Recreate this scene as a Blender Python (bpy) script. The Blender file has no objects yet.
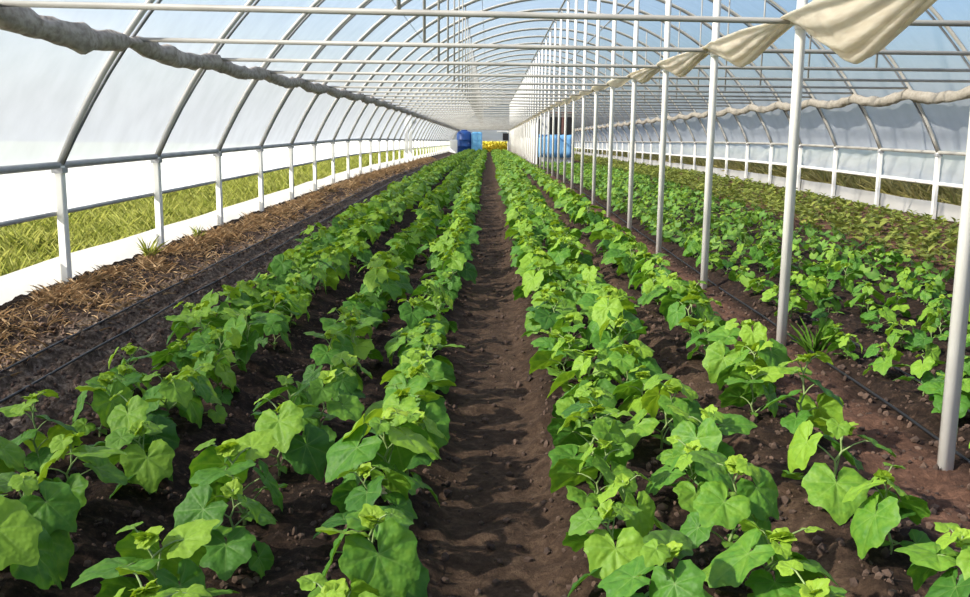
import bpy, math, random
import numpy as np
from mathutils import Vector, Matrix, noise

PI = math.pi
rnd = random.Random(7)
sc = bpy.context.scene
COL = sc.collection

# ------------------------------------------------------------------ place
RIDGE = 2.05          # x of the ridge
HALF = 5.88           # half the width of the house
XL, XR = RIDGE - HALF, RIDGE + HALF
ZRAIL = 1.13
ZTIE = 2.235
XPOST = 2.12
BAY, Y0 = 2.5705, 4.30
NB = 39               # last bay index
YEND = Y0 + NB * BAY
RISE = 3.88
RAD = (HALF * HALF + RISE * RISE) / (2 * RISE)
ZC = ZRAIL + RISE - RAD


def drop(y):
    """The ground dips gently towards the far end."""
    t = y - 24.0
    if t <= 0:
        return 0.0
    return -0.0144 * (math.sqrt(t * t + 36.0) - 6.0)


def skew(x):
    d = x - XPOST
    return d * 0.118 if d < 0 else d * 0.04


def arc_z(x):
    return ZC + math.sqrt(max(0.0, RAD * RAD - (x - RIDGE) ** 2))


def arc_x(z, side):
    return RIDGE + side * math.sqrt(max(0.0, RAD * RAD - (z - ZC) ** 2))


# ------------------------------------------------------------------ mesh helpers
class MB:
    def __init__(self):
        self.v, self.f, self.m = [], [], []

    def add(self, vs, fs, mi=0):
        b = len(self.v)
        self.v.extend(vs)
        self.f.extend([tuple(b + i for i in q) for q in fs])
        self.m.extend([mi] * len(fs))

    def box(self, a, b, mi=0):
        x0, y0, z0 = a
        x1, y1, z1 = b
        self.add([(x0, y0, z0), (x1, y0, z0), (x1, y1, z0), (x0, y1, z0), (x0, y0, z1), (x1, y0, z1), (x1, y1, z1), (x0, y1, z1)],
                 [(0, 3, 2, 1), (4, 5, 6, 7), (0, 1, 5, 4), (1, 2, 6, 5), (2, 3, 7, 6), (3, 0, 4, 7)], mi)

    def tube(self, pts, r, n=8, mi=0, cap=True):
        pts = [Vector(p) for p in pts]
        rs = r if isinstance(r, (list, tuple)) else [r] * len(pts)
        vs, fs = [], []
        up = None
        for i, p in enumerate(pts):
            t = (pts[min(i + 1, len(pts) - 1)] - pts[max(i - 1, 0)]).normalized()
            if up is None:
                up = Vector((0, 0, 1)) if abs(t.z) < 0.9 else Vector((0, 1, 0))
            s = t.cross(up).normalized()
            up = s.cross(t).normalized()
            for k in range(n):
                a = 2 * PI * k / n
                vs.append(tuple(p + (s * math.cos(a) + up * math.sin(a)) * rs[i]))
        for i in range(len(pts) - 1):
            for k in range(n):
                k2 = (k + 1) % n
                fs.append((i * n + k, i * n + k2, (i + 1) * n + k2, (i + 1) * n + k))
        if cap:
            fs.append(tuple(range(n - 1, -1, -1)))
            fs.append(tuple((len(pts) - 1) * n + k for k in range(n)))
        self.add(vs, fs, mi)

    def grid(self, P, mi=0):
        """P: rows of points"""
        nr, nc = len(P), len(P[0])
        self.add([tuple(p) for row in P for p in row],
                 [(i * nc + j, i * nc + j + 1, (i + 1) * nc + j + 1, (i + 1) * nc + j) for i in range(nr - 1) for j in range(nc - 1)], mi)

    def data(self, name, mats, smooth=True):
        me = bpy.data.meshes.new(name)
        me.from_pydata(self.v, [], self.f)
        for m in mats if isinstance(mats, (list, tuple)) else [mats]:
            me.materials.append(m)
        if any(self.m):
            me.polygons.foreach_set('material_index', self.m)
        if smooth:
            me.polygons.foreach_set('use_smooth', [True] * len(me.polygons))
        me.update()
        return me

    def build(self, name, mats, parent=None, loc=None, smooth=True):
        return link(name, self.data(name, mats, smooth), parent, loc)


def link(name, data, parent=None, loc=None):
    o = bpy.data.objects.new(name, data)
    COL.objects.link(o)
    if loc is not None:
        o.location = loc
    if parent is not None:
        o.parent = parent
    return o


def tag(o, label, cat, group=None, kind=None):
    o['label'] = label
    o['category'] = cat
    if group:
        o['group'] = group
    if kind:
        o['kind'] = kind
    return o


def struct(o, label=None):
    o['kind'] = 'structure'
    if label:
        o['label'] = label
    return o


_ONES = ['', 'first', 'second', 'third', 'fourth', 'fifth', 'sixth', 'seventh', 'eighth', 'ninth', 'tenth', 'eleventh', 'twelfth', 'thirteenth',
         'fourteenth', 'fifteenth', 'sixteenth', 'seventeenth', 'eighteenth', 'nineteenth']
_TENS = {2: ('twentieth', 'twenty'), 3: ('thirtieth', 'thirty'), 4: ('fortieth', 'forty'), 5: ('fiftieth', 'fifty'), 6: ('sixtieth', 'sixty')}


def nth(n):
    if n < 20:
        return _ONES[n]
    t, o = divmod(n, 10)
    return _TENS[t][0] if o == 0 else _TENS[t][1] + '-' + _ONES[o]


# ------------------------------------------------------------------ materials
def new_mat(name):
    m = bpy.data.materials.new(name)
    m.use_nodes = True
    nt = m.node_tree
    nt.nodes.clear()
    return m, nt, nt.nodes.new('ShaderNodeOutputMaterial')


def N(nt, kind, **kw):
    n = nt.nodes.new(kind)
    for k, v in kw.items():
        if k.startswith('i_'):
            n.inputs[k[2:].replace('_', ' ')].default_value = v
        else:
            setattr(n, k, v)
    return n


def ramp(nt, fac, stops):
    r = nt.nodes.new('ShaderNodeValToRGB')
    e = r.color_ramp.elements
    while len(e) < len(stops):
        e.new(0.5)
    for el, (p, c) in zip(e, stops):
        el.position = p
        el.color = (*c, 1)
    nt.links.new(fac, r.inputs['Fac'])
    return r.outputs['Color']


def coords(nt, scale=(1, 1, 1), world=True):
    if world:
        src = N(nt, 'ShaderNodeNewGeometry').outputs['Position']
    else:
        src = N(nt, 'ShaderNodeTexCoord').outputs['Object']
    mp = N(nt, 'ShaderNodeMapping')
    mp.inputs['Scale'].default_value = scale
    nt.links.new(src, mp.inputs['Vector'])
    return mp.outputs['Vector']


def simple_mat(name, c1, c2=None, scale=8.0, rough=0.6, metal=0.0, bump=0.0, stretch=(1, 1, 1), trans=0.0):
    m, nt, out = new_mat(name)
    b = N(nt, 'ShaderNodeBsdfPrincipled')
    b.inputs['Roughness'].default_value = rough
    b.inputs['Metallic'].default_value = metal
    no = N(nt, 'ShaderNodeTexNoise')
    no.inputs['Scale'].default_value = scale
    no.inputs['Detail'].default_value = 5
    nt.links.new(coords(nt, stretch), no.inputs['Vector'])
    c2 = c2 or tuple(x * 0.75 for x in c1)
    col = ramp(nt, no.outputs['Fac'], [(0.32, c2), (0.62, c1)])
    nt.links.new(col, b.inputs['Base Color'])
    if bump:
        bp = N(nt, 'ShaderNodeBump')
        bp.inputs['Strength'].default_value = bump
        bp.inputs['Distance'].default_value = 0.02
        nt.links.new(no.outputs['Fac'], bp.inputs['Height'])
        nt.links.new(bp.outputs['Normal'], b.inputs['Normal'])
    if trans:
        t = N(nt, 'ShaderNodeBsdfTranslucent')
        nt.links.new(col, t.inputs['Color'])
        mx = N(nt, 'ShaderNodeMixShader')
        mx.inputs[0].default_value = trans
        nt.links.new(b.outputs[0], mx.inputs[1])
        nt.links.new(t.outputs[0], mx.inputs[2])
        nt.links.new(mx.outputs[0], out.inputs[0])
    else:
        nt.links.new(b.outputs[0], out.inputs[0])
    return m


def film_mat(name, clear, col=(0.93, 0.95, 0.97), tr=0.7, scale=(0.5, 3, 3), vary=0.12, low=None):
    """plastic film: part clear, part milky (scattering forward and back)"""
    m, nt, out = new_mat(name)
    no = N(nt, 'ShaderNodeTexNoise')
    no.inputs['Scale'].default_value = 1.0
    no.inputs['Detail'].default_value = 6
    nt.links.new(coords(nt, scale), no.inputs['Vector'])
    c = ramp(nt, no.outputs['Fac'], [(0.3, tuple(x * (1 - vary) for x in col)), (0.65, col)])
    t = N(nt, 'ShaderNodeBsdfTranslucent')
    d = N(nt, 'ShaderNodeBsdfDiffuse')
    g = N(nt, 'ShaderNodeBsdfGlossy')
    g.inputs['Roughness'].default_value = 0.3
    nt.links.new(c, t.inputs['Color'])
    nt.links.new(c, d.inputs['Color'])
    tp = N(nt, 'ShaderNodeBsdfTransparent')
    m1 = N(nt, 'ShaderNodeMixShader')
    m1.inputs[0].default_value = tr
    nt.links.new(d.outputs[0], m1.inputs[1])
    nt.links.new(t.outputs[0], m1.inputs[2])
    m0 = N(nt, 'ShaderNodeMixShader')
    m0.inputs[0].default_value = 0.05
    nt.links.new(m1.outputs[0], m0.inputs[1])
    nt.links.new(g.outputs[0], m0.inputs[2])
    m2 = N(nt, 'ShaderNodeMixShader')
    m2.inputs[0].default_value = clear
    if low is not None:      # film set milkier towards its foot, veiling the horizon outside
        sx = N(nt, 'ShaderNodeSeparateXYZ')
        nt.links.new(N(nt, 'ShaderNodeNewGeometry').outputs['Position'], sx.inputs[0])
        mr = N(nt, 'ShaderNodeMapRange', interpolation_type='SMOOTHSTEP')
        nt.links.new(sx.outputs['Z'], mr.inputs['Value'])
        mr.inputs['From Min'].default_value = 0.9
        mr.inputs['From Max'].default_value = 3.3
        mr.inputs['To Min'].default_value = low
        mr.inputs['To Max'].default_value = clear
        nt.links.new(mr.outputs[0], m2.inputs[0])
    nt.links.new(m0.outputs[0], m2.inputs[1])
    nt.links.new(tp.outputs[0], m2.inputs[2])
    nt.links.new(m2.outputs[0], out.inputs[0])
    return m


def leaf_mat(name, deep, mid, bright, young, vein, trans=0.38, ttint=(1.0, 1.0, 1.0)):
    m, nt, out = new_mat(name)
    at = N(nt, 'ShaderNodeAttribute', attribute_name='leaf')
    sp = N(nt, 'ShaderNodeSeparateColor')
    nt.links.new(at.outputs['Color'], sp.inputs['Color'])
    oi = N(nt, 'ShaderNodeObjectInfo')
    no = N(nt, 'ShaderNodeTexNoise')
    no.inputs['Scale'].default_value = 30
    no.inputs['Detail'].default_value = 4
    nt.links.new(coords(nt), no.inputs['Vector'])
    # tone = per leaf + per plant + blotches
    a = N(nt, 'ShaderNodeMath', operation='MULTIPLY_ADD')
    nt.links.new(no.outputs['Fac'], a.inputs[0])
    a.inputs[1].default_value = 0.5
    nt.links.new(sp.outputs['Green'], a.inputs[2])
    b = N(nt, 'ShaderNodeMath', operation='MULTIPLY_ADD')
    nt.links.new(oi.outputs['Random'], b.inputs[0])
    b.inputs[1].default_value = 0.2
    nt.links.new(a.outputs[0], b.inputs[2])
    base = ramp(nt, b.outputs[0], [(0.2, deep), (0.65, mid), (1.0, bright)])
    mx = N(nt, 'ShaderNodeMix', data_type='RGBA')
    nt.links.new(sp.outputs['Blue'], mx.inputs['Factor'])
    nt.links.new(base, mx.inputs['A'])
    mx.inputs['B'].default_value = (*young, 1)
    pw = N(nt, 'ShaderNodeMath', operation='POWER')
    nt.links.new(sp.outputs['Red'], pw.inputs[0])
    pw.inputs[1].default_value = 3.5
    pm = N(nt, 'ShaderNodeMath', operation='MULTIPLY')
    nt.links.new(pw.outputs[0], pm.inputs[0])
    pm.inputs[1].default_value = 0.55
    mv = N(nt, 'ShaderNodeMix', data_type='RGBA')
    nt.links.new(pm.outputs[0], mv.inputs['Factor'])
    nt.links.new(mx.outputs['Result'], mv.inputs['A'])
    mv.inputs['B'].default_value = (*vein, 1)
    p = N(nt, 'ShaderNodeBsdfPrincipled')
    p.inputs['Roughness'].default_value = 0.55
    p.inputs['Specular IOR Level'].default_value = 0.35
    nt.links.new(mv.outputs['Result'], p.inputs['Base Color'])
    bp = N(nt, 'ShaderNodeBump')
    bp.inputs['Strength'].default_value = 0.5
    bp.inputs['Distance'].default_value = -0.006
    n2 = N(nt, 'ShaderNodeTexVoronoi', feature='SMOOTH_F1')
    n2.inputs['Scale'].default_value = 75
    nt.links.new(coords(nt), n2.inputs['Vector'])
    nt.links.new(n2.outputs['Distance'], bp.inputs['Height'])
    nt.links.new(bp.outputs['Normal'], p.inputs['Normal'])
    t = N(nt, 'ShaderNodeBsdfTranslucent')
    tm = N(nt, 'ShaderNodeMix', data_type='RGBA', blend_type='MULTIPLY')
    tm.inputs['Factor'].default_value = 1.0
    nt.links.new(mv.outputs['Result'], tm.inputs['A'])
    tm.inputs['B'].default_value = (*ttint, 1)
    nt.links.new(tm.outputs['Result'], t.inputs['Color'])
    ms = N(nt, 'ShaderNodeMixShader')
    ms.inputs[0].default_value = trans
    nt.links.new(p.outputs[0], ms.inputs[1])
    nt.links.new(t.outputs[0], ms.inputs[2])
    nt.links.new(ms.outputs[0], out.inputs[0])
    return m


M = {}
M['tube'] = simple_mat('painted_steel', (0.40, 0.38, 0.33), (0.31, 0.29, 0.25), 3.0, 0.5)
M['hoop'] = simple_mat('galvanised_hoop', (0.54, 0.51, 0.45), (0.43, 0.41, 0.36), 3.0, 0.5)
M['dark'] = simple_mat('dark_chord', (0.22, 0.22, 0.22), (0.15, 0.15, 0.15), 5.0, 0.6)
M['rail'] = simple_mat('weathered_rail', (0.34, 0.34, 0.34), (0.24, 0.24, 0.24), 4.0, 0.5)
M['post'] = simple_mat('white_post', (0.90, 0.87, 0.79), (0.80, 0.77, 0.69), 2.5, 0.45)
M['cloth'] = simple_mat('shade_cloth', (0.92, 0.86, 0.72), (0.82, 0.74, 0.60), 5.0, 0.9, bump=0.4, stretch=(6, 1.0, 6), trans=0.6)
M['roll'] = simple_mat('rolled_cloth', (0.50, 0.435, 0.365), (0.27, 0.22, 0.18), 6.0, 0.95, bump=0.4, stretch=(3, 2, 3), trans=0.1)
M['film'] = film_mat('roof_film', 0.60, (0.64, 0.665, 0.70), 0.38, low=0.14)
M['curtain'] = film_mat('curtain_film', 0.10, (0.95, 0.95, 0.93), 0.72, (0.6, 1.5, 6))
M['skirt'] = film_mat('skirt_film', 0.04, (0.80, 0.77, 0.70), 0.50, (0.6, 1.5, 4), 0.10)
M['pale_roll'] = simple_mat('pale_rolled_cloth', (0.42, 0.375, 0.30), (0.32, 0.28, 0.22), 6.0, 0.95, bump=0.4, stretch=(3, 2, 3), trans=0.2)
M['hose'] = simple_mat('black_hose', (0.012, 0.012, 0.013), (0.008, 0.008, 0.009), 5, 0.5)
M['stem'] = simple_mat('green_stem', (0.30, 0.40, 0.14), (0.20, 0.29, 0.08), 30, 0.6, trans=0.15)
M['leaf'] = leaf_mat('cucumber_leaf', (0.028, 0.105, 0.018), (0.090, 0.245, 0.024), (0.25, 0.43, 0.035), (0.36, 0.50, 0.04), (0.33, 0.48, 0.13),
                     0.36, (1.3, 1.15, 0.5))
M['seedling'] = leaf_mat('olive_leaf', (0.055, 0.10, 0.016), (0.15, 0.20, 0.028), (0.33, 0.37, 0.06), (0.5, 0.5, 0.11), (0.3, 0.33, 0.1), 0.35)
M['straw'] = leaf_mat('dry_straw', (0.15, 0.085, 0.04), (0.42, 0.26, 0.12), (0.68, 0.48, 0.27), (0.66, 0.50, 0.30), (0.5, 0.4, 0.2), 0.2)
M['grass'] = leaf_mat('meadow_grass', (0.16, 0.20, 0.025), (0.32, 0.37, 0.05), (0.52, 0.54, 0.11), (0.62, 0.54, 0.22), (0.4, 0.4, 0.1), 0.35)
M['weed'] = leaf_mat('wild_weeds', (0.24, 0.25, 0.06), (0.44, 0.39, 0.11), (0.58, 0.50, 0.18), (0.58, 0.42, 0.2), (0.3, 0.25, 0.1), 0.3)
M['yellow'] = leaf_mat('yellow_blossom', (0.55, 0.47, 0.03), (0.75, 0.62, 0.03), (0.85, 0.75, 0.06), (0.8, 0.75, 0.2), (0.8, 0.7, 0.1), 0.3)
M['whitepanel'] = simple_mat('white_panel', (0.72, 0.71, 0.69), (0.64, 0.63, 0.61), 1.0, 0.6)
M['black'] = simple_mat('dark_opening', (0.02, 0.017, 0.017), (0.012, 0.01, 0.01), 3, 0.4)
M['vent'] = simple_mat('grey_net', (0.20, 0.19, 0.175), (0.13, 0.125, 0.12), 8, 0.8)
M['redwood'] = simple_mat('red_brown_wood', (0.20, 0.09, 0.07), (0.13, 0.055, 0.045), 5, 0.6)
M['bluesheet'] = simple_mat('blue_sheet', (0.14, 0.36, 0.66), (0.22, 0.47, 0.74), 1.5, 0.5)
M['bluetank'] = simple_mat('blue_plastic', (0.018, 0.09, 0.33), (0.012, 0.055, 0.22), 2, 0.4)
M['lightblue'] = simple_mat('pale_blue_plastic', (0.13, 0.42, 0.68), (0.25, 0.55, 0.78), 2, 0.5)
M['petal'] = simple_mat('dry_cream_leaf', (0.72, 0.58, 0.40), (0.62, 0.45, 0.28), 40, 0.8)


def soil_mat():
    m, nt, out = new_mat('garden_soil')
    pos = N(nt, 'ShaderNodeNewGeometry').outputs['Position']
    sx = N(nt, 'ShaderNodeSeparateXYZ')
    nt.links.new(pos, sx.inputs[0])
    b = N(nt, 'ShaderNodeBsdfPrincipled')
    b.inputs['Roughness'].default_value = 0.95
    b.inputs['Specular IOR Level'].default_value = 0.15
    n1 = N(nt, 'ShaderNodeTexNoise')
    n1.inputs['Scale'].default_value = 26
    n1.inputs['Detail'].default_value = 8
    n1.inputs['Roughness'].default_value = 0.7
    nt.links.new(pos, n1.inputs['Vector'])
    dark = ramp(nt, n1.outputs['Fac'], [(0.30, (0.009, 0.0055, 0.004)), (0.52, (0.029, 0.0175, 0.0115)), (0.74, (0.10, 0.06, 0.038))])
    n2 = N(nt, 'ShaderNodeTexNoise')
    n2.inputs['Scale'].default_value = 16
    n2.inputs['Detail'].default_value = 9
    n2.inputs['Roughness'].default_value = 0.75
    nt.links.new(pos, n2.inputs['Vector'])
    trod = ramp(nt, n2.outputs['Fac'], [(0.28, (0.026, 0.016, 0.010)), (0.5, (0.068, 0.041, 0.025)), (0.76, (0.17, 0.11, 0.068))])
    n3 = N(nt, 'ShaderNodeTexNoise')
    n3.inputs['Scale'].default_value = 7
    n3.inputs['Detail'].default_value = 8
    n3.inputs['Roughness'].default_value = 0.7
    nt.links.new(coords(nt, (5, 2.4, 1)), n3.inputs['Vector'])
    strip = ramp(nt, n3.outputs['Fac'], [(0.33, (0.018, 0.012, 0.008)), (0.49, (0.085, 0.06, 0.043)), (0.68, (0.26, 0.205, 0.16))])
    n4 = N(nt, 'ShaderNodeTexNoise')
    n4.inputs['Scale'].default_value = 1.3
    n4.inputs['Detail'].default_value = 4
    nt.links.new(pos, n4.inputs['Vector'])

    def band(c, w, soft):
        d = N(nt, 'ShaderNodeMath', operation='SUBTRACT')
        nt.links.new(sx.outputs['X'], d.inputs[0])
        d.inputs[1].default_value = c
        ab = N(nt, 'ShaderNodeMath', operation='ABSOLUTE')
        nt.links.new(d.outputs[0], ab.inputs[0])
        wob = N(nt, 'ShaderNodeMath', operation='MULTIPLY_ADD')
        nt.links.new(n4.outputs['Fac'], wob.inputs[0])
        wob.inputs[1].default_value = 0.25
        nt.links.new(ab.outputs[0], wob.inputs[2])
        mr = N(nt, 'ShaderNodeMapRange', interpolation_type='SMOOTHSTEP')
        nt.links.new(wob.outputs[0], mr.inputs['Value'])
        mr.inputs['From Min'].default_value = w + 0.125 + soft
        mr.inputs['From Max'].default_value = w + 0.125 - soft
        return mr.outputs[0]

    def mix(f, a, c):
        mx = N(nt, 'ShaderNodeMix', data_type='RGBA')
        nt.links.new(f, mx.inputs['Factor'])
        nt.links.new(a, mx.inputs['A'])
        nt.links.new(c, mx.inputs['B'])
        return mx.outputs['Result']
    c = mix(band(0.04, 0.27, 0.10), dark, trod)
    c = mix(band(1.10, 0.18, 0.10), c, trod)
    c = mix(band(-2.72, 0.42, 0.12), c, strip)
    red = ramp(nt, n2.outputs['Fac'], [(0.3, (0.05, 0.026, 0.017)), (0.55, (0.14, 0.072, 0.045)), (0.75, (0.26, 0.14, 0.09))])
    c = mix(band(1.92, 0.22, 0.12), c, red)
    c = mix(band(6.2, 1.6, 0.3), c, red)
    nt.links.new(c, b.inputs['Base Color'])
    bp = N(nt, 'ShaderNodeBump')
    bp.inputs['Strength'].default_value = 0.9
    bp.inputs['Distance'].default_value = 0.03
    nt.links.new(n1.outputs['Fac'], bp.inputs['Height'])
    nt.links.new(bp.outputs['Normal'], b.inputs['Normal'])
    nt.links.new(b.outputs[0], out.inputs[0])
    return m


M['soil'] = soil_mat()
M['clod'] = simple_mat('soil_clod', (0.12, 0.073, 0.048), (0.025, 0.015, 0.011), 9, 0.95, bump=0.6)
M['field'] = simple_mat('outdoor_field', (0.30, 0.32, 0.07), (0.18, 0.20, 0.045), 0.8, 0.95, bump=0.3)

# ------------------------------------------------------------------ the soil floor
BEDS = [(-0.62, 0.42, 0.10), (-1.70, 0.42, 0.10), (0.62, 0.38, 0.10), (1.42, 0.28, 0.08)] + [(2.45 + 0.42 * i, 0.16, 0.05) for i in range(13)]


def bed_z(x):
    z = 0.0
    for c, w, h in BEDS:
        d = abs(x - c) / w
        if d < 1.25:
            s = 1 - max(0.0, min(1.0, (d - 0.55) / 0.7))
            z = max(z, h * s * s * (3 - 2 * s))
    if x < -3.1:
        s = min(1.0, (-3.1 - x) / 0.6)
        z = max(z, 0.10 * s * s * (3 - 2 * s))
    if -3.0 < x < -2.3:
        z += 0.025 * math.sin((x + 3.0) / 0.7 * 2 * PI * 2.5)
    return z


def floor_z(x, y):
    if -3.4 < x < -2.2 and y < 40:
        return bed_z(x) + drop(y) - .03 + .05 * noise.fractal(Vector((x * 11, y * 5, 0)), .7, 2.1, 5)
    r = 0.042 * noise.fractal(Vector((x * 7, y * 7, 0)), .8, 2.1, 5) if y < 30 else 0
    return bed_z(x) + r * (0.5 if abs(x - 0.04) < 0.2 else 1.0) + drop(y) - 0.03


ys = [1.2]
while ys[-1] < YEND + 4:
    ys.append(ys[-1] + max(0.03, 0.011 * ys[-1]))
xs = [XL - 0.25]
while xs[-1] < XR + 0.25:
    xs.append(xs[-1] + (0.032 if -3.3 < xs[-1] < 2.9 else 0.08))
mb = MB()
mb.grid([[(x, y, floor_z(x, y)) for x in xs] for y in ys])
fl = mb.build('floor', M['soil'])
struct(fl, 'dark tilled soil beds and trodden furrows of the plastic greenhouse')

mb = MB()
gy = [-30, 1.2] + [5 + 5 * i for i in range(21)] + [YEND + 1.5, YEND + 30, 260]
gx = [-160, -60, -25, -10, XL - 0.2, XR + 0.2, 14, 30, 70, 170]
for a, bb in ((0, 5), (5, 10)):
    mb.grid([[(x, y, drop(y) - 0.06) for x in gx[a:bb]] for y in gy])
mb.grid([[(x, y, drop(y) - 0.06) for x in (XL - 0.2, XR + 0.2)] for y in (YEND + 1.5, YEND + 30, 260)])
struct(mb.build('ground', M['field']), 'grassy field around the greenhouse')

# clods of earth lying on the beds and furrows
ico = [(0, 0, 1)] + [(0.894 * math.cos(2 * PI * k / 5), 0.894 * math.sin(2 * PI * k / 5), 0.447) for k in range(5)] + \
      [(0.894 * math.cos(2 * PI * (k + .5) / 5), 0.894 * math.sin(2 * PI * (k + .5) / 5), -0.447) for k in range(5)] + [(0, 0, -1)]
icf = [(0, 1 + k, 1 + (k + 1) % 5) for k in range(5)] + [(1 + k, 6 + k, 1 + (k + 1) % 5) for k in range(5)] + \
      [(1 + (k + 1) % 5, 6 + k, 6 + (k + 1) % 5) for k in range(5)] + [(6 + k, 11, 6 + (k + 1) % 5) for k in range(5)]
mb = MB()
for i in range(20000):
    y = 2.0 + 13 * rnd.random() ** 1.8
    x = rnd.uniform(-2.2, 2.9 if y < 9 else 2.2) if rnd.random() < .85 else rnd.uniform(-3.6, 4.5)
    if i % 4 == 0:
        x, y = rnd.uniform(-3.5, -2.2), 4 + 14 * rnd.random() ** 1.5
    if abs(x - 0.04) < 0.2 and rnd.random() < 0.6:
        continue
    r = 0.004 + 0.017 * rnd.random() ** 2.5
    z = floor_z(x, y) + r * 0.3
    sx_, sy_, sz_ = (r * rnd.uniform(.7, 1.4) for _ in range(3))
    j = [rnd.uniform(.75, 1.2) for _ in range(12)]
    mb.add([(x + v[0] * sx_ * q, y + v[1] * sy_ * q, z + v[2] * sz_ * q) for v, q in zip(ico, j)], icf)
tag(mb.build('soil_clods', M['clod'], smooth=False), 'loose brown crumbs of earth strewn over the beds and furrows', 'soil', kind='stuff')

# ------------------------------------------------------------------ plants
VEINS = [0, 45, 95, 140]
ANG = [0, 8, 15, 23, 31, 38, 45, 53, 61, 70, 79, 87, 95, 103, 112, 122, 131, 140, 149, 158, 168]
RAD_A = [0, 22, 45, 70, 95, 118, 140, 158, 170]
RAD_R = [.78, .575, .625, .50, .56, .475, .50, .40, .18]


class LeafBuf:
    """collects leaves with the colour attribute (vein, tone, youth)"""

    def __init__(self):
        self.v, self.t, self.c = [], [], []
        self.n = 0

    def add(self, v, t, c):
        self.v.append(v)
        self.t.append(t + self.n)
        self.c.append(c)
        self.n += len(v)

    def arrays(self):
        return np.concatenate(self.v), np.concatenate(self.t), np.concatenate(self.c)


def leaf_shape(rg, fine=True):
    """unit leaf: stalk joins at the origin, tip along +x, upper side +z"""
    if fine:
        angs = [-a for a in reversed(ANG[1:])] + ANG
        rings = [.16, .33, .5, .68, .85, 1.0]
    else:
        angs = [-140, -95, -45, 0, 45, 95, 140]
        rings = [1.0]
    fold = rg.uniform(-.02, .22)
    curl = rg.uniform(.15, .65)
    side = rg.uniform(.05, .5)
    ph = rg.uniform(0, 6.28)
    amp = rg.uniform(.015, .045)
    v = [(0, 0, 0)]
    c = [1.0]
    for ri in rings:
        for k, a in enumerate(angs):
            R = np.interp(abs(a), RAD_A, RAD_R)
            if fine and ri == 1.0:
                R *= 1 + (0.022 if k % 2 else -0.016) + rg.uniform(-.018, .018)
            x, y = R * ri * math.cos(math.radians(a)), R * ri * math.sin(math.radians(a))
            dv = min(abs(abs(a) - q) for q in VEINS)
            vein = 1.0 if dv == 0 else max(0.0, 0.5 - dv / 30)
            quilt = min(1.0, dv / 12) * ri
            z = fold * abs(y) - curl * .55 * max(x, 0) ** 2 - side * y * y * .8 + amp * math.sin(3.2 * math.radians(a) + ph) * ri * 1.6
            z += quilt * (.055 + .022 * math.cos(ri * 26 + k)) * (1 if ri < 1 else .3) if fine else 0
            v.append((x, y, z))
            c.append(vein * (1 - .45 * ri))
    n = len(angs)
    t = [(0, 1 + k, 2 + k) for k in range(n - 1)]
    for r in range(len(rings) - 1):
        for k in range(n - 1):
            p, q = 1 + r * n + k, 1 + (r + 1) * n + k
            t += [(p, q, q + 1), (p, q + 1, p + 1)]
    return np.array(v, float), np.array(t, int), np.array(c, float)


def lance_shape(rg, width=.3):
    """small lance shaped leaf or grass blade"""
    bend = rg.uniform(.1, .7)
    v = []
    for s, w in ((0, .12), (.35, 1), (.7, .8), (1, .02)):
        for q in (-1, 0, 1):
            v.append((s, q * w * width, -bend * s * s * .6 + abs(q) * w * .08))
    t = []
    for i in range(3):
        for j in range(2):
            p = i * 3 + j
            t += [(p, p + 3, p + 4), (p, p + 4, p + 1)]
    return np.array(v, float), np.array(t, int), np.array([0.0, .8, 0.0] * 4)


def put_leaf(buf, shape, pos, az, pitch, roll, size, tone, youth):
    v, t, c = shape
    m = np.array(Matrix.Rotation(az, 3, 'Z') @ Matrix.Rotation(-pitch, 3, 'Y') @ Matrix.Rotation(roll, 3, 'X'))
    w = (v * size) @ m.T + np.array(pos)
    col = np.stack([c, np.full(len(c), tone), np.full(len(c), youth), np.ones(len(c))], 1)
    buf.add(w, t, col)


def leaf_mesh(name, buf, mat):
    v, t, c = buf.arrays()
    return tri_mesh(name, v, t, c, [mat])


def tri_mesh(name, v, t, c, mats, mi=None):
    me = bpy.data.meshes.new(name)
    me.vertices.add(len(v))
    me.vertices.foreach_set('co', v.astype(np.float32).ravel())
    me.loops.add(len(t) * 3)
    me.loops.foreach_set('vertex_index', t.astype(np.int32).ravel())
    me.polygons.add(len(t))
    me.polygons.foreach_set('loop_start', np.arange(0, len(t) * 3, 3, dtype=np.int32))
    me.polygons.foreach_set('loop_total', np.full(len(t), 3, dtype=np.int32))
    me.polygons.foreach_set('use_smooth', np.ones(len(t), dtype=bool))
    for m in mats:
        me.materials.append(m)
    if mi is not None:
        me.polygons.foreach_set('material_index', mi.astype(np.int32))
    me.update(calc_edges=True)
    me.validate()
    a = me.attributes.new('leaf', 'FLOAT_COLOR', 'POINT')
    a.data.foreach_set('color', c.astype(np.float32).ravel())
    return me


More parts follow.
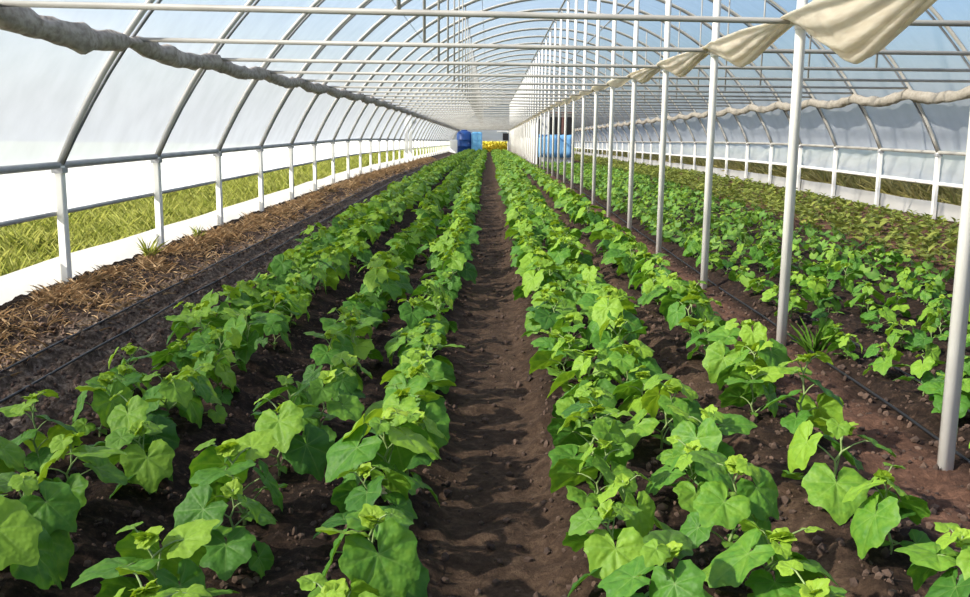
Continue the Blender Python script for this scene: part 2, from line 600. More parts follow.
def grow(seed, fine=True, nleaf=None):
    """one cucumber plant about .36 m tall: (stem MB, foliage LeafBuf, tip LeafBuf)"""
    rg = random.Random(seed)
    stem, fol, tip = MB(), LeafBuf(), LeafBuf()
    n = nleaf or rg.randint(7, 9)
    ht = rg.uniform(.22, .33)
    lean = (rg.uniform(-.06, .06), rg.uniform(-.06, .06))
    pts = [(0, 0, -.05)]
    az = rg.uniform(0, 6.28)
    for i in range(n):
        f = (i + .6) / n
        pts.append((lean[0] * f + .008 * math.cos(az + 2.4 * i), lean[1] * f + .008 * math.sin(az + 2.4 * i), ht * f ** .85))
    pts.append((lean[0], lean[1], ht + .015))
    k = 6 if fine else 3
    stem.tube(pts, [.0065 - .0035 * i / len(pts) for i in range(len(pts))], k)
    shapes = [leaf_shape(rg, fine) for _ in range(5)]
    for i in range(n):
        f = (i + .5) / n
        p = Vector(pts[i + 1])
        a = az + i * 2.4 + rg.uniform(-.4, .4)
        L = rg.uniform(.07, .13) * (1.0 - .35 * f)
        el = rg.uniform(.25, .75) + .25 * f
        d = Vector((math.cos(a) * math.cos(el), math.sin(a) * math.cos(el), math.sin(el)))
        e = p + d * L
        e2 = e + Vector((math.cos(a), math.sin(a), -.1)) * L * .25
        stem.tube([p, p + d * L * .5 + Vector((0, 0, .006)), e, e2], [.0036, .003, .0026, .0022], 5 if fine else 3, cap=False)
        size = (.115 + .085 * math.sin(PI * min(1, f * 1.2))) * rg.uniform(.75, 1.2)
        if f > .8:
            size *= .62
        pit = rg.uniform(-1.05, .1) if f < .75 else rg.uniform(-.6, .5)
        put_leaf(fol, rg.choice(shapes), e2, a + rg.uniform(-.3, .3), pit, rg.uniform(-.6, .6), size,
                 max(0, min(.75, rg.gauss(.25, .16) + .22 * f)), max(0, (f - .62) * .9) + (.8 if rg.random() < .025 else 0))
    for s in (0, PI):                      # the two seed leaves near the ground
        put_leaf(fol, lance_shape(rg, .38), (0, 0, .045), az + s + 1.1, rg.uniform(-.2, .3), 0, .06, .3, .1)
    top = pts[-1]
    for i in range(6 if fine else 3):      # crumpled young leaves at the growing tip
        put_leaf(tip, leaf_shape(rg, fine), (top[0], top[1], top[2] - .01), rg.uniform(0, 6.28), rg.uniform(.1, 1.1), rg.uniform(-.5, .5),
                 rg.uniform(.035, .075), .6, rg.uniform(.3, .8))
    return stem, fol, tip


VAR = []
for s in range(16):
    st, fo, ti = grow(100 + s)
    VAR.append((st.data('stem', M['stem']), leaf_mesh('foliage', fo, M['leaf']), leaf_mesh('growing_tip', ti, M['leaf'])))


def low_variant(seed):
    st, fo, ti = grow(seed, False, 8)
    v1 = np.array(st.v, float)
    t1 = []
    for q in st.f:
        for j in range(1, len(q) - 1):
            t1.append((q[0], q[j], q[j + 1]))
    t1 = np.array(t1, int)
    v2, t2, c2 = fo.arrays()
    v3, t3, c3 = ti.arrays()
    c1 = np.tile([0, .4, 0, 1.0], (len(v1), 1))
    v = np.concatenate([v1, v2, v3])
    t = np.concatenate([t1, t2 + len(v1), t3 + len(v1) + len(v2)])
    mi = np.concatenate([np.ones(len(t1)), np.zeros(len(t2) + len(t3))])
    return v, t, np.concatenate([c1, c2, c3]), mi


LOW = [low_variant(300 + s) for s in range(12)]

# strands: (x, spacing, scale, where)
G1 = 'cucumber plants in the beds'
STRANDS = [
    (-0.39, .36, 1.0, 'strand along the left edge of centre furrow'),
    (-0.84, .37, 1.0, 'outer strand of the bed left of centre furrow'),
    (-1.48, .37, .96, 'the inner strand of the leftmost bed'),
    (-1.84, .38, .96, 'the outer strand of the leftmost bed'),
    (0.44, .36, .95, 'strand along the right edge of centre furrow'),
    (0.79, .36, 1.0, 'outer strand of the bed right of centre furrow'),
    (1.43, .42, 1.02, 'the single row just left of the white posts'),
] + [(2.45 + .42 * i, .42, .72 - .015 * i, 'the %s row right of the white posts' % nth(i + 1)) for i in range(6)]


def first_y(x):
    """where a row comes into the picture"""
    return max(1.9, (abs(x - 0.0) - .30) * 973.5 / 482 * 1.0)


spots = []
for si, (x, sp, scl, where) in enumerate(STRANDS):
    y = first_y(x) + rnd.uniform(0, .25)
    while y < YEND - 9:
        if not (si == 6 and rnd.random() < .10) and not (x > 2.2 and y > 44.5 and x < 4.3 + .3):
            spots.append([si, x + rnd.gauss(0, .045), y + rnd.gauss(0, .04), scl * (rnd.uniform(.82, 1.06) if y < 4.6 and x < 2 else rnd.uniform(.76, 1.10)), rnd.uniform(0, 2 * PI)])
        y += sp * rnd.uniform(.85, 1.15)
order = sorted(range(len(spots)), key=lambda i: -spots[i][3] / (spots[i][2] + .6 * max(0, abs(spots[i][1]) - 2)))
near = set(order[:300])
count = {}
for i in sorted(near, key=lambda i: (spots[i][0], spots[i][2])):
    si, x, y, s, rz = spots[i]
    count[si] = count.get(si, 0) + 1
    me = VAR[rnd.randrange(len(VAR))]
    root = bpy.data.objects.new('cucumber_plant', None)
    COL.objects.link(root)
    root.empty_display_size = .1
    root.location = (x, y, floor_z(x, y))
    root.rotation_euler = (rnd.uniform(-.08, .08), rnd.uniform(-.08, .08), rz)
    root.scale = (s, s, s * rnd.uniform(.9, 1.1))
    tag(root, 'cucumber plant, %s from camera in %s' % (nth(count[si]), STRANDS[si][3]), 'plant', G1)
    for nm, d in zip(('stem', 'foliage', 'growing_tip'), me):
        link(nm, d, root)


def scatter(name, items, lows, mats):
    """items: (x, y, z, scale, rz, variant): one mesh with all of them"""
    V, T, C, I, n = [], [], [], [], 0
    for x, y, z, s, rz, k in items:
        v, t, c, mi = lows[k]
        cr, sr = math.cos(rz), math.sin(rz)
        w = np.empty_like(v)
        w[:, 0] = x + s * (v[:, 0] * cr - v[:, 1] * sr)
        w[:, 1] = y + s * (v[:, 0] * sr + v[:, 1] * cr)
        w[:, 2] = z + s * v[:, 2]
        c = c.copy()
        c[:, 1] += rnd.uniform(-.12, .14)
        V.append(w)
        T.append(t + n)
        C.append(c)
        I.append(mi)
        n += len(v)
    return link(name, tri_mesh(name, np.concatenate(V), np.concatenate(T), np.concatenate(C), mats, np.concatenate(I)))


far = [(x, y, bed_z(x) + drop(y) - .03, s, rz, rnd.randrange(len(LOW))) for i, (si, x, y, s, rz) in enumerate(spots) if i not in near]
tag(scatter('cucumber_plants_beyond', far, LOW, [M['leaf'], M['stem']]), 'distant cucumber plants running on to the far end of the greenhouse', 'plants',
    kind='stuff')

# olive seedlings by the right wall


def seedling(seed):
    rg = random.Random(seed)
    buf = LeafBuf()
    st = MB()
    st.tube([(0, 0, -.03), (.004, 0, .06), (.0, .006, .13)], [.005, .004, .003], 3)
    for i in range(9):
        f = i / 8
        put_leaf(buf, lance_shape(rg, rg.uniform(.2, .34)), (0, 0, .02 + .11 * f), i * 2.4 + rg.uniform(-.3, .3), rg.uniform(.1, 1.0), rg.uniform(-.6, .6),
                 rg.uniform(.11, .19) * (1 - .3 * f), rg.uniform(.0, .6), rg.uniform(0, .35))
    v2, t2, c2 = buf.arrays()
    v1 = np.array(st.v, float)
    t1 = np.array([(q[0], q[j], q[j + 1]) for q in st.f for j in range(1, len(q) - 1)], int)
    return (np.concatenate([v1, v2]), np.concatenate([t1, t2 + len(v1)]), np.concatenate([np.tile([0, .4, 0, 1.0], (len(v1), 1)), c2]),
            np.concatenate([np.ones(len(t1)), np.zeros(len(t2))]))


SEED = [seedling(700 + s) for s in range(8)]
SEEDM = [tri_mesh('olive_seedling', v, t, c, [M['seedling'], M['stem']], mi) for v, t, c, mi in SEED]
rows = [4.98 + .34 * i for i in range(7)]
sspots = []
for ri, x in enumerate(rows):
    y = (x - .35) * 2.02 + rnd.uniform(0, .2)
    while y < YEND - 6:
        sspots.append((ri, x + rnd.gauss(0, .05), y, rnd.uniform(.7, 1.15), rnd.uniform(0, 6.28)))
        y += rnd.uniform(.2, .34) * (1 if y < 40 else 1.8)
order = sorted(range(len(sspots)), key=lambda i: -sspots[i][3] / sspots[i][2])
snear = set(order[:300])
count = {}
for i in sorted(snear, key=lambda i: (sspots[i][0], sspots[i][2])):
    ri, x, y, s, rz = sspots[i]
    count[ri] = count.get(ri, 0) + 1
    o = link('olive_seedling', SEEDM[rnd.randrange(8)], None, (x, y, bed_z(x) + drop(y) - .02))
    o.rotation_euler.z = rz
    o.scale = (s, s, s)
    tag(o, 'small olive green seedling, %s from camera in the %s row from the right wall' % (nth(count[ri]), nth(7 - ri)), 'seedling',
        'olive seedlings in the rows by the right wall')
tag(scatter('olive_seedlings_beyond', [(x, y, bed_z(x) + drop(y) - .03, s, rz, rnd.randrange(8)) for i, (ri, x, y, s, rz) in enumerate(sspots) if i not in snear],
            SEED, [M['seedling'], M['stem']]), 'distant olive green seedlings in rows along the right wall', 'seedlings', kind='stuff')


# ------------------------------------------------------------------ grasses
def blades(name, n, place, hgt, width, mat, up=(.6, 1.35)):
    rg = random.Random(hash(name) % 1000 if False else len(name) * 31)
    shapes = [lance_shape(rg, width) for _ in range(6)]
    buf = LeafBuf()
    for _ in range(n):
        x, y, z, s = place(rg)
        put_leaf(buf, rg.choice(shapes), (x, y, z), rg.uniform(0, 6.28), rg.uniform(*up), rg.uniform(-.5, .5), hgt * rg.uniform(.5, 1.2) * s,
                 rg.uniform(0, .7), rg.uniform(0, .4))
    return link(name, leaf_mesh(name, buf, mat))


def along(rg, y0, y1, p=1.6):
    return y0 + (y1 - y0) * rg.random() ** p


def dry_place(rg):
    y = along(rg, 4.5, 60, 2.0)
    x = XL + .15 + abs(rg.gauss(0, .18 if rg.random() < .8 else .45))
    clump = noise.noise(Vector((x * 2.5, y * 1.3, 3)))
    if clump < -.05 and rg.random() < .75:
        return dry_place(rg)
    return min(x, -2.95), y, bed_z(x) + drop(y) - .03, .7 + .9 * max(0, clump + .3)


tag(blades('dry_grass', 22000, dry_place, .14, .010, M['straw'], (-.1, .9)), 'dry straw coloured grass lying along the foot of the left wall', 'dry grass',
    kind='stuff')


def grass_place(rg):
    y = along(rg, 6.0, 85, 2.0)
    x = XL - .40 - 5.5 * rg.random() ** 1.3
    return x, y + .9 * (x + 4) * -.4, drop(y) - .06, 1 + .4 * noise.noise(Vector((x, y, 9)))


tag(blades('grass', 80000, grass_place, .32, .016, M['grass'], (.9, 1.5)), 'tall yellow green meadow grass outside the left wall', 'grass', kind='stuff')


def weed_place(rg):
    y = along(rg, 12.0, 95, 1.7)
    x = XR + .6 + 4.0 * rg.random() ** 1.5
    return x, y, drop(y) - .06, 1 + .5 * noise.noise(Vector((x, y * .7, 5)))


tag(blades('weeds', 34000, weed_place, .62, .04, M['weed'], (.5, 1.5)), 'brownish green tall weeds outside the right wall', 'weeds', kind='stuff')


def yellow_place(rg):
    return rg.uniform(-1.5, 3.5), rg.uniform(YEND + .6, YEND + 7), drop(YEND) - .05 + rg.uniform(.0, 1.05), 1


tag(blades('yellow_flowers', 5000, yellow_place, .3, .3, M['yellow'], (-.4, 1.4)), 'bright yellow flowering crop seen through the far doorway', 'flowers',
    kind='stuff')

for (x, y, h, lab, mt) in ((2.27, 6.6, .27, 'grass tuft growing beside the second white post', 'leaf'), (-3.62, 10.3, .3, 'thin weed standing before the left skirt, nearer of two', 'grass'),
                           (-3.60, 12.0, .26, 'thin weed standing before the left skirt, farther of two', 'grass')):
    rg = random.Random(int(y * 10))
    buf = LeafBuf()
    for _ in range(26):
        put_leaf(buf, lance_shape(rg, .009), (rg.gauss(0, .02), rg.gauss(0, .02), -.02), rg.uniform(0, 6.28), rg.uniform(.9, 1.45), 0, h * rg.uniform(.6, 1.1), .4, .1)
    o = link('grass_tuft', leaf_mesh('grass_tuft', buf, M[mt]), None, (x, y, floor_z(x, y)))
    tag(o, lab, 'grass tuft')

rg = random.Random(5)
for (x, y, lab) in ((-.37, 3.52, 'curled cream dead leaf on the soil at left edge of centre furrow'), (1.02, 3.35, 'pale dry leaf scrap on the soil right of the centre bed')):
    v, t, c = leaf_shape(rg)
    mbx = MB()
    mbx.add([(a * .1, b * .08, d * .1 + .012) for a, b, d in v], [tuple(int(k) for k in q) for q in t])
    o = mbx.build('dead_leaf', M['petal'], None, (x, y, floor_z(x, y) + .02))
    o.rotation_euler = (.5, -.2, 1.2)
    sm = o.modifiers.new('thick', 'SOLIDIFY')
    sm.thickness = .002
    tag(o, lab, 'dead leaf')

# ------------------------------------------------------------------ frame of the house
GP = 'white support posts down the middle'
for k in range(0, NB):
    y = Y0 + k * BAY
    d = drop(y)
    top = arc_z(XPOST) + d - .05
    mb = MB()
    mb.tube([(0, 0, -.15), (0, 0, top - d)], .036, 14)
    o = mb.build('support_post', M['post'], None, (XPOST, y, d))
    n = k + 1
    tag(o, ('white steel support post nearest to the camera, at right edge' if k == 0 else 'white steel support post, %s from the camera in the middle row' % nth(n)), 'post', GP)
    c = MB()
    c.tube([(0, -.012, ZTIE - .06), (0, -.012, ZTIE + .05)], .047, 12)
    c.box((-.06, .02, ZTIE - .03), (.06, .075, ZTIE + .03))
    c.build('clamp', M['post'], o, smooth=False)

for k in range(1, NB):
    y = Y0 + k * BAY
    d = drop(y)
    xa, xb = arc_x(ZTIE, -1) + .02, arc_x(ZTIE, 1) - .02
    mb = MB()
    off = .055
    mb.tube([(xa, skew(xa) + off, ZTIE), (XPOST, off, ZTIE), (xb, skew(xb) + off, ZTIE)], .021, 10)
    o = mb.build('tie_bar', M['tube'], None, (0, y, d))
    tag(o, 'horizontal pale steel tie bar across the house, %s from the camera' % nth(k), 'tie bar', 'tie bars under the roof')
    for x in (-.60, 4.70):
        s = MB()
        s.tube([(x, skew(x) + off, ZTIE), (x, skew(x) + off - .03, arc_z(x) - .02)], .014, 8)
        s.build('strut', M['tube'], o)

for k in range(2, NB + 1):
    y = Y0 + k * BAY
    d = drop(y)
    a0 = math.asin(HALF / RAD)
    pts, pts2 = [], []
    for i in range(49):
        a = -a0 + 2 * a0 * i / 48
        x = RIDGE + RAD * math.sin(a)
        pts.append((x, skew(x), ZC + RAD * math.cos(a)))
        e = min(1, (1 - abs(a) / a0) * 4) ** .7
        r2 = RAD - .015
        x2 = RIDGE + r2 * math.sin(a)
        pts2.append((x2, skew(x2) + .02 + .13 * e, ZC + r2 * math.cos(a)))
    mb = MB()
    mb.tube(pts, .030, 8)
    o = mb.build('roof_hoop', M['hoop'], None, (0, y, d))
    tag(o, 'arched steel roof hoop under the film, %s from the camera along the left wall' % nth(k - 1), 'roof hoop', 'arched roof hoops')
    c = MB()
    c.tube(pts2, .018, 6)
    c.build('second_chord', M['dark'], o)['label'] = 'thin dark second chord running beside the hoop'

for side, X, nm in ((-1, XL, 'left'), (1, XR, 'right')):
    k0 = 2 if side < 0 else 5
    for k in range(k0, NB + 1):
        y = Y0 + k * BAY + skew(X)
        d = drop(y)
        mb = MB()
        mb.box((-.035, -.045, -.12), (.035, .045, ZRAIL))
        o = mb.build('side_post', M['post' if side < 0 else 'post'], None, (X + side * .0, y, d), smooth=False)
        bv = o.modifiers.new('bev', 'BEVEL')
        bv.width = .008
        tag(o, 'pale square post of the %s side wall, %s from the camera' % (nm, nth(k - k0 + 1)), 'post', 'square posts of the %s side wall' % nm)
        c = MB()
        c.box((-.05, -.06, ZRAIL - .07), (.05, .06, ZRAIL - .02))
        c.build('bracket', M['rail'], o, smooth=False)

    def line(x, z, y0=0.5, y1=YEND, st=2.5705):
        n = int((y1 - y0) / st)
        return [(x, y0 + (y1 - y0) * i / n, z + drop(y0 + (y1 - y0) * i / n)) for i in range(n + 1)]
    mb = MB()
    mb.tube(line(X, ZRAIL), .034 if side < 0 else .032, 8)
    tag(mb.build('side_rail', M['rail'] if side < 0 else M['tube']), '%s steel rail running along the top of the %s side posts' % ('grey' if side < 0 else 'pale', nm), 'rail')
    # the rolled curtain hanging from the rail
    zp = .70 if side < 0 else .58
    root = bpy.data.objects.new('side_curtain', None)
    COL.objects.link(root)
    root.location = (X, 3.0, 0)
    tag(root, 'white plastic side curtain hanging from the %s rail, half rolled up' % nm, 'curtain')
    mb = MB()
    rowsP = []
    y = .5
    while y < YEND:
        d = drop(y)
        row = []
        for j in range(7):
            f = j / 6
            z = ZRAIL - .01 - f * (ZRAIL - zp)
            if side < 0:
                w = .02 * noise.noise(Vector((y * 1.3, z * 3, 2)))
            else:
                ph = ((y - Y0 - skew(X)) / BAY) % 1.0
                w = .13 * noise.noise(Vector((y * 1.9 + z * 5, z * 2.5, 2))) + .05 * math.sin(ph * PI) * math.sin(f * PI)
            row.append((X + side * (.055 + abs(w)) - X, y - 3.0, z + d))
        rowsP.append(row)
        y += .32
    mb.grid(rowsP)
    mb.build('film', M['curtain'], root)
    mb = MB()
    mb.tube([(p[0] - X, p[1] - 3.0, p[2]) for p in line(X + side * .06, zp)], .022 if side < 0 else .035, 8)
    mb.build('roll_pipe', M['rail'] if side < 0 else M['post'], root)
    # skirt of film at the foot of the wall
    zs = .29 if side < 0 else .25
    mb = MB()
    rowsP = []
    y = .5
    while y < YEND:
        d = drop(y)
        tw = .03 * noise.noise(Vector((y * .5, 0, side)))
        rowsP.append([(X + side * (.05 + .03 * f + .02 * noise.noise(Vector((y * 1.5, f * 2, 7)))), y, d - .08 + (zs + .08 + tw) * f) for f in (0, .33, .66, 1)])
        y += .5
    mb.grid(rowsP)
    struct(mb.build('wall_' + nm, M['skirt']), 'low white plastic skirt along the foot of the %s wall' % nm)

# roof film
mb = MB()
rowsP = []
RF = RAD + .065
a0 = math.asin(HALF / RAD) * 1.0
yk = -3.0
yy = []
while yk < YEND + .1:
    yy.append(yk)
    yk += BAY / 3
yy.append(YEND + .1)
for y in yy:
    row = []
    for i in range(41):
        a = -a0 + 2 * a0 * i / 40
        x = RIDGE + RF * math.sin(a)
        ph = ((y - Y0) / BAY) % 1.0
        sag = .025 * math.sin(PI * ph)
        row.append((RIDGE + (RF - sag) * math.sin(a), y + skew(x), ZC + (RF - sag) * math.cos(a) + drop(y)))
    rowsP.append(row)
mb.grid(rowsP)
struct(mb.build('ceiling', M['film']), 'milky plastic film stretched over the arched roof')

# longitudinal purlins and wires
for x, r, mt, lab in ((RIDGE, .03, 'rail', 'grey ridge purlin running under the top of the roof'), (3.65, .022, 'rail', 'grey purlin on the right slope of the roof'),
                      (-1.75, .007, 'rail', 'thin wire along the left slope, lower of two'), (-.2, .007, 'rail', 'thin wire along the left slope, upper of two')):
    z = arc_z(x) - .05
    mb = MB()
    n = 40
    y0 = 7
    mb.tube([(x, y0 + (YEND - y0) * i / n, z + drop(y0 + (YEND - y0) * i / n)) for i in range(n + 1)], r, 6)
    tag(mb.build('purlin' if r > .01 else 'roof_wire', M[mt]), lab, 'purlin' if r > .01 else 'wire')

# ------------------------------------------------------------------ shade cloths
root = bpy.data.objects.new('shade_cloth', None)
COL.objects.link(root)
root.location = (XPOST, Y0, ZTIE)
tag(root, 'cream shade cloth bunched up and swagged between the middle posts', 'shade cloth')
rg = random.Random(11)
for k in range(0, NB - 1):
    ya = k * BAY
    sagd = {0: .42, 1: .28, 2: .23, 3: .18}.get(k, rg.uniform(.08, .17))
    nt_, nu = (48, 56) if k < 4 else (12, 9)
    wid = {0: .27, 1: .21, 2: .19}.get(k, .16)
    P = []
    pk = rg.uniform(.44, .54)
    for i in range(nt_ + 1):
        t = i / nt_
        tri = t / pk if t < pk else (1 - t) / (1 - pk)
        tri = min(1.0, tri)
        env = tri ** .85 * .94 + .06
        soft = tri ** 1.0 - .35 * max(0, tri - .85)
        row = []
        for j in range(nu + 1):
            u = -1 + 2 * j / nu
            x = -.06 + wid * u * (.22 + .78 * env) * (1.0 if u < 0 else .75)
            bowl = (1 - abs(u) ** 1.5)
            z = .045 - sagd * soft * (.16 + .84 * bowl) + (.05 if u > 0 else .02) * (1 - env) * -1
            rip = .012 * math.sin(u * 21 + 2.6 * noise.noise(Vector((t * 2, u * 2, k)))) * (.35 + .65 * env)
            rip += .012 * noise.noise(Vector((t * 5 + k * 7, u * 4, 1)))
            d = drop(Y0 + ya + t * BAY)
            row.append((x + rip * .4, ya + t * BAY, z + rip + d))
        P.append(row)
    mb = MB()
    mb.grid(P)
    o = mb.build('swag', M['cloth'], root)
    sm = o.modifiers.new('thick', 'SOLIDIFY')
    sm.thickness = .012

for side, nm in ((-1, 'left'), (1, 'right')):
    mb = MB()
    y, i = (3.0 if side < 0 else 9.0), 0
    vs, fs, nn = [], [], 12
    while y < YEND - 1:
        ph = ((y - Y0 - skew(XL if side < 0 else XR)) / BAY) % 1.0
        d = drop(y)
        base_z = 2.20 if side < 0 else 2.13
        z = base_z + d - (.05 * math.sin(PI * ph) if side < 0 else .10 * math.sin(PI * ph))
        lump = noise.noise(Vector((y * 1.9, 0, 4))) + .5 * noise.noise(Vector((y * 4.5, 0, 8)))
        rx = .065 + .025 * lump if side < 0 else .055
        rz_ = .085 + .035 * lump - .03 * (abs(ph - .5) * 2) ** 6 if side < 0 else .088 + .025 * lump
        x = arc_x(base_z, side) - side * (.05 + rx)
        for q in range(nn):
            a = 2 * PI * q / nn
            w = 1 + .42 * noise.noise(Vector((y * 3.2 + math.cos(a) * .8, math.sin(a) * 1.6, math.cos(a) * 1.6 + y)))
            vs.append((x + rx * w * math.cos(a), y, z + rz_ * w * math.sin(a)))
        y += .10 if y < 30 else .4
        i += 1
    for p in range(i - 1):
        for q in range(nn):
            q2 = (q + 1) % nn
            fs.append((p * nn + q, (p + 1) * nn + q, (p + 1) * nn + q2, p * nn + q2))
    mb.add(vs, fs)
    tag(mb.build('rolled_shade_cloth', M['roll' if side < 0 else 'pale_roll']),
        '%s shade cloth gathered in a long lumpy roll along the %s slope' % ('grey brown' if side < 0 else 'cream', nm), 'shade cloth')

# ------------------------------------------------------------------ drip hoses
for x, y0, lab in ((-2.93, 4.2, 'black drip hose on the bare left strip, nearer the wall'), (-2.62, 3.8, 'black drip hose on the bare left strip, nearer the plants'),
                   (2.24, 3.6, 'black drip hose beside the feet of the white posts'), (2.62, 4.2, 'black drip hose between first and second rows right of posts')):
    pts = []
    y = y0
    while y < 70:
        xx = x + .03 * noise.noise(Vector((y * .6, x, 0)))
        pts.append((xx, y, bed_z(xx) + drop(y) - .005))
        y += .12 if y < 20 else .6
    mb = MB()
    mb.tube(pts, .008, 6)
    tag(mb.build('drip_hose', M['hose']), lab, 'hose', 'drip hoses on the soil')

# ------------------------------------------------------------------ far end
d = drop(46)
sh = bpy.data.objects.new('storage_shed', None)
COL.objects.link(sh)
sh.location = (3.1, 46, d)
tag(sh, 'white panelled shed standing behind the row of posts at far right', 'shed')
ys_ = 46.0
x0, x1 = 2.30 - 3.1, 3.95 - 3.1
mb = MB()
mb.box((x0, 0, -.1), (x1, .06, 2.42))
mb.build('front_wall', M['whitepanel'], sh, smooth=False)
mb = MB()
P0 = [46 + 5 * i for i in range(11)]
for a, b in zip(P0[:-1], P0[1:]):
    da, db = drop(a) - d, drop(b) - d
    mb.add([(x0, a - 46, da - .1), (x0, b - 46, db - .1), (x0, b - 46, db + 2.05), (x0, a - 46, da + 2.15), (x0 + .06, a - 46, da - .1), (x0 + .06, b - 46, db - .1), (x0 + .06, b - 46, db + 2.05), (x0 + .06, a - 46, da + 2.15)],
           [(0, 3, 2, 1), (4, 5, 6, 7), (3, 7, 6, 2), (0, 1, 5, 4), (0, 4, 7, 3), (1, 2, 6, 5)])
mb.build('side_wall', M['whitepanel'], sh, smooth=False)
mb = MB()
mb.box((2.75 - 3.1, -.03, 1.13 - d), (3.89 - 3.1, .01, 2.16 - d))
w = mb.build('window', M['black'], sh, smooth=False)
mb = MB()
mb.box((3.36 - 3.1, -.06, 1.10 - d), (3.46 - 3.1, -.02, 2.19 - d))
mb.box((2.71 - 3.1, -.06, 2.16 - d), (3.93 - 3.1, -.02, 2.21 - d))
mb.box((2.71 - 3.1, -.06, 1.08 - d), (3.93 - 3.1, -.02, 1.13 - d))
mb.build('mullion', M['redwood'], w, smooth=False)
mb = MB()
for a, b in ((56, 64), (65, 74), (75, 84)):
    da = drop((a + b) / 2) - d
    mb.box((x0 - .02, a - 46, da + 1.35), (x0 + .01, b - 46, da + 2.05))
mb.build('vent', M['vent'], sh, smooth=False)

mb = MB()
P = []
for i in range(13):
    x = -.78 + 1.56 * i / 12
    P.append([(x, .17 - .02 * math.sin(i * 1.9) - .02 * (1 - f), .38 + 1.04 * f + .02 * math.sin(i * 2.3)) for f in (0, .25, .5, .75, 1)])
mb.grid(P)
o = mb.build('blue_sheet', M['bluesheet'], None, (3.1, 45.75, d))
sm = o.modifiers.new('thick', 'SOLIDIFY')
sm.thickness = .03
tag(o, 'light blue sheet hanging on the shed wall under its dark window', 'sheet')

d = drop(93)
tk = bpy.data.objects.new('water_tank', None)
COL.objects.link(tk)
tk.location = (-2.35, 93, d)
tag(tk, 'tall dark blue plastic water tank at the far end of the rows', 'tank')


def lathe(mb, prof, n=24):
    vs = [(r * math.cos(2 * PI * k / n), r * math.sin(2 * PI * k / n), z) for r, z in prof for k in range(n)]
    fs = [(i * n + k, i * n + (k + 1) % n, (i + 1) * n + (k + 1) % n, (i + 1) * n + k) for i in range(len(prof) - 1) for k in range(n)]
    fs += [tuple(range(n - 1, -1, -1)), tuple((len(prof) - 1) * n + k for k in range(n))]
    mb.add(vs, fs)


mb = MB()
lathe(mb, [(.66, -.05), (.7, .1), (.7, .6), (.73, .63), (.7, .66), (.7, 1.2), (.73, 1.23), (.7, 1.26), (.7, 1.75), (.6, 1.95), (.3, 2.05)])
mb.build('body', M['bluetank'], tk)
mb = MB()
lathe(mb, [(.28, 2.04), (.3, 2.06), (.3, 2.12), (.1, 2.15)])
mb.build('lid', M['bluetank'], tk)
tk2 = bpy.data.objects.new('plastic_crate_tank', None)
COL.objects.link(tk2)
tk2.location = (-1.15, 93, d)
tag(tk2, 'pale blue square tank beside the dark blue water tank', 'tank')
mb = MB()
mb.box((-.46, -.46, .1), (.46, .46, 1.95))
o = mb.build('body', M['lightblue'], tk2, smooth=False)
o.modifiers.new('b', 'BEVEL').width = .08
mb = MB()
for i in range(4):
    mb.box((-.49, -.49, .2 + .5 * i), (.49, .49, .24 + .5 * i))
for sx_ in (-.48, 0, .48):
    mb.box((sx_ - .02, -.5, 0), (sx_ + .02, -.46, 1.98))
mb.build('cage', M['bluesheet'], tk2, smooth=False)
mb = MB()
mb.box((-.48, -.48, -.04), (.48, .48, .1))
mb.build('pallet', M['redwood'], tk2, smooth=False)
tb = MB()
tb.box((-.35, -.3, -.05), (.35, .3, 1.2))
o = tb.build('white_crate', M['whitepanel'], None, (-3.3, 92, drop(92)), smooth=False)
o.modifiers.new('b', 'BEVEL').width = .04
tag(o, 'white crate standing left of the dark blue tank', 'crate')

# gate frame in the left wall
d = drop(45)
gf = bpy.data.objects.new('side_gate_frame', None)
COL.objects.link(gf)
gf.location = (XL + .12, 45, d)
tag(gf, 'thick pale gate frame standing at the left wall in the distance', 'gate frame')
for yy_ in (-.7, 1.6):
    mb = MB()
    mb.box((-.07, yy_ - .1, -.1), (.07, yy_ + .1, 2.05))
    mb.build('post', M['post'], gf, smooth=False)
mb = MB()
mb.box((-.06, -.8, 2.05), (.06, 1.7, 2.16))
mb.build('lintel', M['post'], gf, smooth=False)

# end wall
dE = drop(YEND)
mb = MB()
a0 = math.asin(HALF / RAD)
DX0, DX1, DZ = -.75, 2.0, 1.1
cols = [XL + (DX0 - XL) * i / 6 for i in range(7)] + [DX0 + (DX1 - DX0) * i / 4 for i in range(1, 5)] + [DX1 + (XR - DX1) * i / 8 for i in range(1, 9)]
for xa, xb in zip(cols[:-1], cols[1:]):
    zb = DZ if (xa >= DX0 - .01 and xb <= DX1 + .01) else -.2
    mb.add([(xa, YEND + skew(xa), dE + zb), (xb, YEND + skew(xb), dE + zb), (xb, YEND + skew(xb), dE + arc_z(xb)), (xa, YEND + skew(xa), dE + arc_z(xa))], [(0, 1, 2, 3)])
struct(mb.build('wall_back', M['film'], smooth=False), 'film covered end wall with a low doorway')
mb = MB()
for x in (DX0, DX1):
    mb.box((x - .05, YEND - .15, dE - .1), (x + .05, YEND - .05, dE + 2.1))
mb.box((DX0 - .05, YEND - .15, dE + 2.1), (DX1 + .05, YEND - .05, dE + 2.2))
struct(mb.build('door_1', M['post'], smooth=False), 'pale frame of the far doorway')
mb = MB()
mb.box((1.45, YEND - .22, dE + 1.2), (2.05, YEND - .16, dE + 1.95))
tag(mb.build('vent_fan', M['black'], smooth=False), 'small black ventilation box beside the far doorway', 'vent')

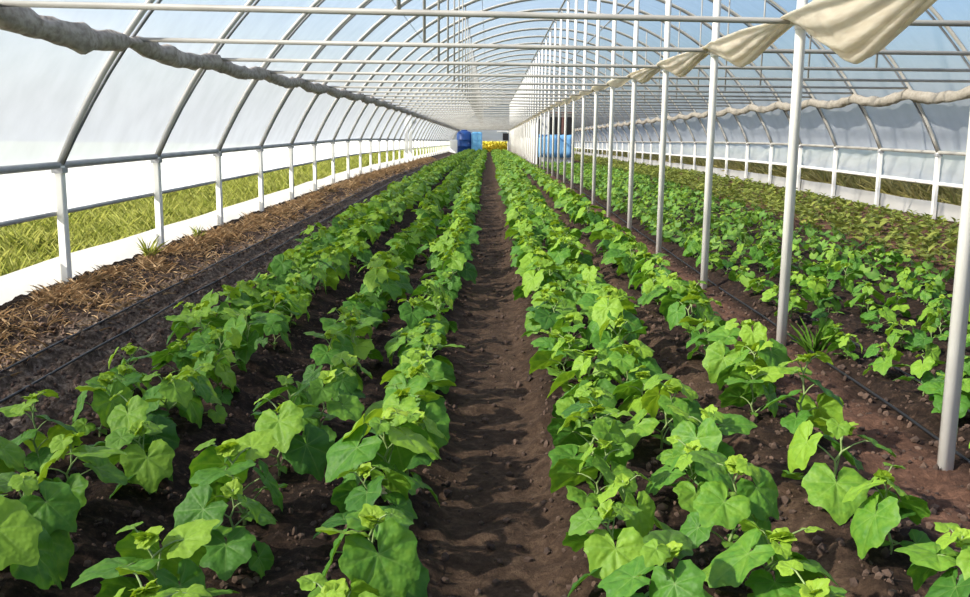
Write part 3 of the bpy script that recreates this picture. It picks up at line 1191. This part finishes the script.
# ------------------------------------------------------------------ light
SUN_EL, SUN_AZ = math.radians(36), math.radians(114)     # azimuth left of straight ahead
sd = Vector((-math.sin(SUN_AZ) * math.cos(SUN_EL), math.cos(SUN_AZ) * math.cos(SUN_EL), math.sin(SUN_EL)))
sl = bpy.data.lights.new('sun', 'SUN')
sl.energy = 10.5
sl.angle = math.radians(1.2)
sl.color = (1.0, .955, .87)
so = link('sun', sl)
so.rotation_euler = sd.to_track_quat('Z', 'Y').to_euler()

w = bpy.data.worlds.new('sky')
sc.world = w
w.use_nodes = True
nt = w.node_tree
nt.nodes.clear()
out = nt.nodes.new('ShaderNodeOutputWorld')
bg = nt.nodes.new('ShaderNodeBackground')
sky = nt.nodes.new('ShaderNodeTexSky')
sky.sky_type = 'NISHITA'
sky.sun_disc = False
sky.sun_elevation = SUN_EL
sky.sun_rotation = -SUN_AZ
sky.air_density = 1.0
sky.dust_density = 2.6
sky.ozone_density = 6.0
nt.links.new(sky.outputs[0], bg.inputs[0])
bg.inputs[1].default_value = 0.24
nt.links.new(bg.outputs[0], out.inputs[0])

# ------------------------------------------------------------------ camera
f, p, yw, r = 973.5, .1743, -.0026, -.0092
R0 = Vector((math.cos(yw), -math.sin(yw), 0))
F0 = Vector((math.sin(yw), math.cos(yw), 0))
Zv = Vector((0, 0, 1))
F = F0 * math.cos(p) - Zv * math.sin(p)
U = F0 * math.sin(p) + Zv * math.cos(p)
R1 = R0 * math.cos(r) - U * math.sin(r)
U1 = R0 * math.sin(r) + U * math.cos(r)
cd = bpy.data.cameras.new('camera')
cd.sensor_width = 36
cd.lens = f / 970 * 36
cd.clip_start = .05
cd.clip_end = 1000
co = link('camera', cd)
co.matrix_world = Matrix(((R1.x, U1.x, -F.x, 0), (R1.y, U1.y, -F.y, 0), (R1.z, U1.z, -F.z, 1.5), (0, 0, 0, 1)))
sc.camera = co

sc.view_settings.view_transform = 'Standard'
sc.view_settings.look = 'None'
sc.view_settings.gamma = 1
sc.view_settings.use_curve_mapping = False
sc.view_settings.exposure = 0.0
sc.cycles.max_bounces = 10
sc.cycles.diffuse_bounces = 5
sc.cycles.transparent_max_bounces = 16
